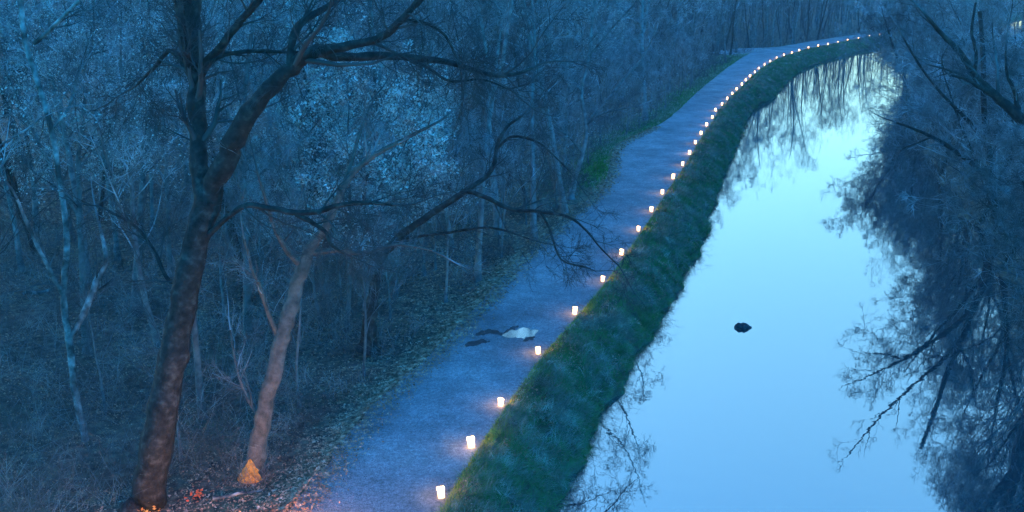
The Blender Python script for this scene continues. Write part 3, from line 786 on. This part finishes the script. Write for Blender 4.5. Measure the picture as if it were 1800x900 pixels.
Ya = at_z(250, 900, .45)[1]
big = hand_tree('leaning_tree', Ya, (250, 903), [
    [(250,903,66,0),(262,850,58,0),(285,740,50,.1),(302,640,48,.2),(322,540,46,.3),(343,440,44,.4),(366,350,46,.5)],
    [(366,355,42,.5),(352,300,30,.7),(347,220,30,.9),(345,140,30,1.1),(338,60,32,1.3),(332,-20,34,1.4),(325,-120,26,1.6)],
    [(366,352,42,.5),(398,280,38,.3),(425,222,36,0),(470,160,30,-.3),(515,118,26,-.5),(552,90,25,-.6),(600,100,17,-.5),(690,98,14,-.2),(790,110,11,.2),(850,128,9,.5),(895,132,7,.9),(935,120,5,1.2)],
    [(552,90,20,-.6),(610,80,16,-.9),(665,68,14,-1.1),(705,35,13,-1.3),(745,-10,12,-1.5),(790,-70,9,-1.8)],
    [(512,120,15,-.5),(514,70,15,-.4),(535,35,13,-.2),(575,12,11,.1),(640,-30,9,.4)],
    [(346,150,26,1.1),(330,95,18,.9),(318,40,15,.8),(312,-30,14,.7)],
    [(352,120,15,1.1),(385,85,14,.6),(420,40,13,.2),(455,0,11,0),(500,-50,8,-.2)],
    [(347,165,12,1),(365,115,9,.6),(405,94,8,.4),(470,90,7,.1),(520,92,5,0),(590,84,4,-.2)],
    [(343,440,14,.4),(385,395,9,.2),(430,362,10,0),(475,366,11,-.2),(520,374,11,-.3),(560,372,10,-.4),(590,362,9,-.4),(640,356,8,-.5),(690,360,5,-.5)],
    [(520,376,10,-.3),(550,392,8,-.4),(572,408,7,-.4),(582,430,6,-.5),(605,445,4,-.5)],
    [(705,35,8,-1.3),(745,40,6,-1.3),(780,60,5,-1.2),(800,95,4,-1.1),(820,130,3,-1)],
    [(345,160,10,1),(305,90,9,1.3),(270,120,6,1.5),(240,150,4,1.7)],
    [(335,470,12,.4),(300,495,8,.9),(270,440,7,1.3),(240,400,5,1.8),(190,370,4,2.2)],
    [(690,96,7,-.2),(745,115,5,-.3),(790,142,5,-.4),(850,140,4,-.5),(900,160,3,-.5)],
], 'big dark leaning tree with long limbs arching right, largest tree at the left', 'bark_dark', 'twig_dark', 1.1, rmin=.005)

Yb = at_z(445, 845, .6)[1]
second = hand_tree('leaning_tree', Yb, (445, 850), [
    [(443,850,46,0),(450,805,34,0),(462,740,30,0),(478,665,28,0),(497,590,27,.1),(515,530,25,.2),(532,470,24,.3),(552,425,18,.4),(575,395,15,.4),(600,335,13,.5)],
    [(600,335,13,.5),(625,300,10,.6),(660,272,9,.7),(710,245,7,.8),(755,222,5,.9)],
    [(600,335,9,.5),(618,285,8,.8),(632,235,6,1.1),(650,190,4,1.5)],
    [(488,590,10,.1),(470,545,8,-.1),(455,500,8,-.3),(442,470,6,-.5),(430,420,4,-.8)],
    [(532,470,13,.3),(505,440,10,.1),(485,405,8,-.1),(470,360,6,-.3),(452,300,4,-.5)],
    [(545,445,11,.4),(590,440,9,.5),(640,445,7,.6),(700,430,5,.8),(760,440,4,1)],
    [(462,740,9,0),(435,700,6,.4),(415,640,5,.8),(405,580,3,1.2)],
], 'slim brown leaning tree with a bright orange glow coloured into its foot', 'bark_brown', 'twig', .9, rmin=.005)
def glow_patch():
    # tapered orange shell painting the warm glow on the camera side of the flare
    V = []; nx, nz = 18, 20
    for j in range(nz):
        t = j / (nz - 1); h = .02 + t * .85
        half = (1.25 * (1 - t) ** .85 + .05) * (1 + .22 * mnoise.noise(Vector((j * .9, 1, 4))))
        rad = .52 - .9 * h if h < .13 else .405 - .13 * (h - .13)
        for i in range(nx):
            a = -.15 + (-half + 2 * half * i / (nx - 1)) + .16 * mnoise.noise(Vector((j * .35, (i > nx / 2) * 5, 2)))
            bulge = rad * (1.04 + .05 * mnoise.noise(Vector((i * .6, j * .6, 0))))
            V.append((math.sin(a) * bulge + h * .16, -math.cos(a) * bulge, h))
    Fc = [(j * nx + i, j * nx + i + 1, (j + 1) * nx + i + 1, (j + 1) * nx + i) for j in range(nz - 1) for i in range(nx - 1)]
    o = mesh_py('painted_glow', V, Fc, M['glow_orange'], second, smooth=True)
    o['label'] = 'bright orange patch with the warm glow painted in'
glow_patch()

high = proto_tree(15.5, .17, 20, .42, .95, dens=1.25, name='edge_tree', bark='bark', twig='twig', lratio=.36, up=.04, rmin=.008)
for (x_, y_, s_, lab) in ((2.7, 47.5, 1.0, 'tall edge tree with a high dense crown spreading above the path'), (1.0, 42.5, .92, 'tall bare tree beside the path, tipped right so its crown overhangs the gravel'), (2.6, 52.5, .95, 'tall grey edge tree between the crooked tree and the green grass patch, crown over path')):
    place(high, x_, y_, s_, lab, 'tree', None, rz=.8 + x_, lean=(0, .10 if x_ > 2 else .2))
Yc = at_z(650, 612, .9)[1]
hand_tree('crooked_tree', Yc, (648, 614), [
    [(646,614,34,0),(650,570,26,0),(655,520,20,.2),(668,460,16,.4),(700,420,14,.4),(745,385,12,.3),(790,355,11,.2),(820,335,11,0)],
    [(820,335,9,0),(855,348,8,-.3),(900,368,7,-.5),(950,372,6,-.8),(1000,382,5,-1),(1030,405,4,-1.2),(1055,435,3,-1.4),(1090,470,2.5,-1.5)],
    [(820,333,9,0),(850,315,8,.3),(868,290,8,.5),(874,255,7,.8),(890,225,5,1),(915,205,4,1.3)],
    [(950,372,5,-.8),(965,400,4,-1),(978,440,4,-1.2),(992,460,3,-1.3),(1030,470,2.5,-1.4)],
    [(874,262,5,.8),(900,240,5,.6),(945,250,4,.3),(975,275,3,0),(1000,300,2.5,-.2)],
    [(668,460,9,.4),(650,400,8,.8),(640,340,6,1.2),(655,280,4,1.6)],
    [(700,420,6,.4),(780,410,5,-.6),(860,400,4,-1.6),(930,420,3,-2.4)],
], 'crooked dark tree whose low limb reaches out over the path', 'bark_dark', 'twig_dark', 1.05, rmin=.005, up=-.01)

Yd = at_z(160, 830, .3)[1] + 1.5
hand_tree('pale_tree', Yd, (165, 850), [
    [(165,850,15,0),(152,780,13,0),(133,690,12,.1),(122,600,12,.2),(112,520,11,.3),(118,420,10,.4),(105,320,10,.5),(88,220,10,.6),(62,130,10,.8),(44,70,10,.9),(36,-10,10,1),(34,-90,8,1)],
    [(60,76,8,.8),(85,55,7,.6),(110,30,7,.4),(145,-5,6,.2),(190,-50,4,0)],
    [(120,600,11,.2),(150,545,11,.5),(172,490,10,.8),(186,455,8,1),(176,400,5,1.3)],
    [(112,520,10,.3),(85,470,8,0),(60,420,6,-.3),(30,350,5,-.6)],
    [(88,230,6,.6),(120,190,5,.9),(135,140,4,1.2)],
], 'pale barked thin tree with a white forked top near the top left corner', 'bark_pale', 'twig', .8, rmin=.005)

Ye = at_z(1003, 350, 1.0)[1]
hand_tree('edge_tree', Ye, (1003, 350), [
    [(1003,350,13,0),(1010,315,10,.1),(1024,270,8,.2),(1030,220,8,.3),(1022,160,7,.5),(1035,100,6,.6),(1040,40,5,.7),(1050,-30,4,.8)],
    [(1024,270,5,.2),(1000,240,5,0),(970,220,4,-.2),(930,190,3,-.4)],
    [(1030,215,5,.3),(1060,185,4,.5),(1095,140,4,.8),(1130,100,3,1),(1155,50,2.5,1.2)],
    [(1022,160,5,.5),(990,120,4,.2),(960,60,3,0)],
    [(1035,100,4,.6),(1075,50,4,.3),(1120,0,3,0),(1150,-60,2.5,-.3)],
    [(1040,30,4,.7),(1080,-40,3.5,.4),(1130,-90,3,0),(1160,-150,2,-.3)],
    [(1030,220,4,.3),(1060,200,3,0),(1100,190,2.5,-.3)],
], 'dark bare tree at the path edge beside the bright green grass patch', 'bark', 'twig', 1.15, rmin=.007)

Yf = 34.0
bf = at_z(1838, 560, .9); Yf = bf[1]
hand_tree('overhanging_tree', Yf, (1850, 560), [
    [(1850,560,34,0),(1856,480,28,.1),(1862,400,26,.2),(1868,320,24,.3)],
    [(1862,330,22,.3),(1830,260,20,.1),(1790,205,18,0),(1745,165,16,-.2),(1712,130,12,-.4),(1690,95,10,-.5),(1660,65,8,-.6),(1630,30,5,-.8)],
    [(1712,130,8,-.4),(1716,95,6,-.3),(1708,55,5,0),(1715,5,4,.3)],
    [(1750,168,10,-.2),(1725,155,8,-.5),(1700,140,6,-.8),(1670,132,4,-1)],
    [(1868,330,18,.3),(1880,220,16,.5),(1890,100,14,.6),(1895,-40,10,.8)],
    [(1790,205,10,0),(1785,165,7,.2),(1770,130,5,.4),(1768,90,3,.6)],
], 'dark limbed tree leaning in from the right edge of the photo', 'bark_dark', 'twig', .9, rmin=.005)
bg_ = at_z(1758, 405, .9); Yg = bg_[1]
hand_tree('overhanging_tree', Yg, (1758, 405), [
    [(1758,405,18,0),(1750,365,15,0),(1742,320,13,.1),(1738,260,12,.2),(1730,190,10,.3),(1728,110,8,.5),(1722,20,6,.7)],
    [(1742,320,10,.1),(1700,280,9,-.2),(1655,250,7,-.5),(1610,228,5,-.8),(1575,215,3,-1.1)],
    [(1640,240,4,-.6),(1610,252,3,-.8),(1585,262,2.5,-1)],
    [(1738,260,8,.2),(1700,210,7,-.1),(1660,170,5,-.4),(1620,120,4,-.7),(1590,70,3,-.9)],
    [(1738,250,7,.2),(1770,200,6,.4),(1795,140,4,.6)],
], 'bare tree on the right bank with a low limb reaching far over the water', 'bark_dark', 'twig', .9, rmin=.006)

# smaller individual things on the wood floor
def log(name, a, b, z, wpx, m, label, cat, n=9):
    A = at_z(*a, z); B = at_z(*b, z + .05)
    P = np.linspace(A, B, 5); P[1:-1] += rng.normal(0, .05, (3, 3)); P -= A
    S, r = spline(P, np.linspace(1, .6, 5) * wpx * .5 * A[1] / F, n, .15)
    v, f = tube(S[None], r[None], 8); o = mesh_np(name, v, f, m, loc=A); tag(o, label, cat); return o
log('fallen_branch', (374, 876), (462, 862), .75, 9, M['bark_pale'], 'pale fallen branch lying in the litter beneath the slim brown tree', 'branch')
log('fallen_branch', (40, 517), (95, 506), .7, 8, M['bark_pale'], 'pale fallen branch low in the wood at the left edge', 'branch')
def leaf_or_glow_heap(px, py, n, rad, m, label, name='leaf_or_glow_clump'):
    c = at_z(px, py, .7); g = ground_z(c[0], c[1])
    pts = rng.normal(0, rad, (n, 3)) * [1, 1, .9]; pts[:, 2] = np.abs(pts[:, 2])
    u = norm(rng.normal(0, 1, (n, 3))); v = norm(np.cross(u, rng.normal(0, 1, (n, 3)))); s = .05
    V = np.stack([pts - u * s, pts + v * s * .6, pts + u * s, pts - v * s * .6], 1).reshape(-1, 3)
    tag(mesh_np(name, V, np.arange(len(V)).reshape(-1, 4), m, loc=(c[0], c[1], g), smooth=False), label, 'leaves', kind='stuff')
leaf_or_glow_heap(347, 872, 34, .09, M['red_leaf'], 'small clump of red orange leaves between the two leaning trees')
leaf_or_glow_heap(262, 893, 90, .14, M['glow_orange'], 'orange clump with lantern glow in its colour at the biggest tree foot')  # orange quads paint the lantern glow on the trunk foot

# ------------------------------------------------------------------ evening haze
def haze():
    m = bpy.data.materials.new('haze_air'); m.use_nodes = True; t = m.node_tree; t.nodes.clear()
    o = t.nodes.new('ShaderNodeOutputMaterial'); v = t.nodes.new('ShaderNodeVolumePrincipled')
    v.inputs['Color'].default_value = (.9, .95, 1, 1); v.inputs['Density'].default_value = HAZE; v.inputs['Anisotropy'].default_value = 0.0
    t.links.new(v.outputs[0], o.inputs['Volume'])
    X0, X1, Y0, Y1, Z0, Z1 = -1450, 1480, -70, 1650, -3, 24
    V = [(x, y, z) for z in (Z0, Z1) for y in (Y0, Y1) for x in (X0, X1)]
    tag(mesh_py('haze', V, [(0, 2, 3, 1), (4, 5, 7, 6), (0, 1, 5, 4), (2, 6, 7, 3), (0, 4, 6, 2), (1, 3, 7, 5)], m), 'thin blue evening haze', kind='stuff')
HAZE = 0.0004
haze()
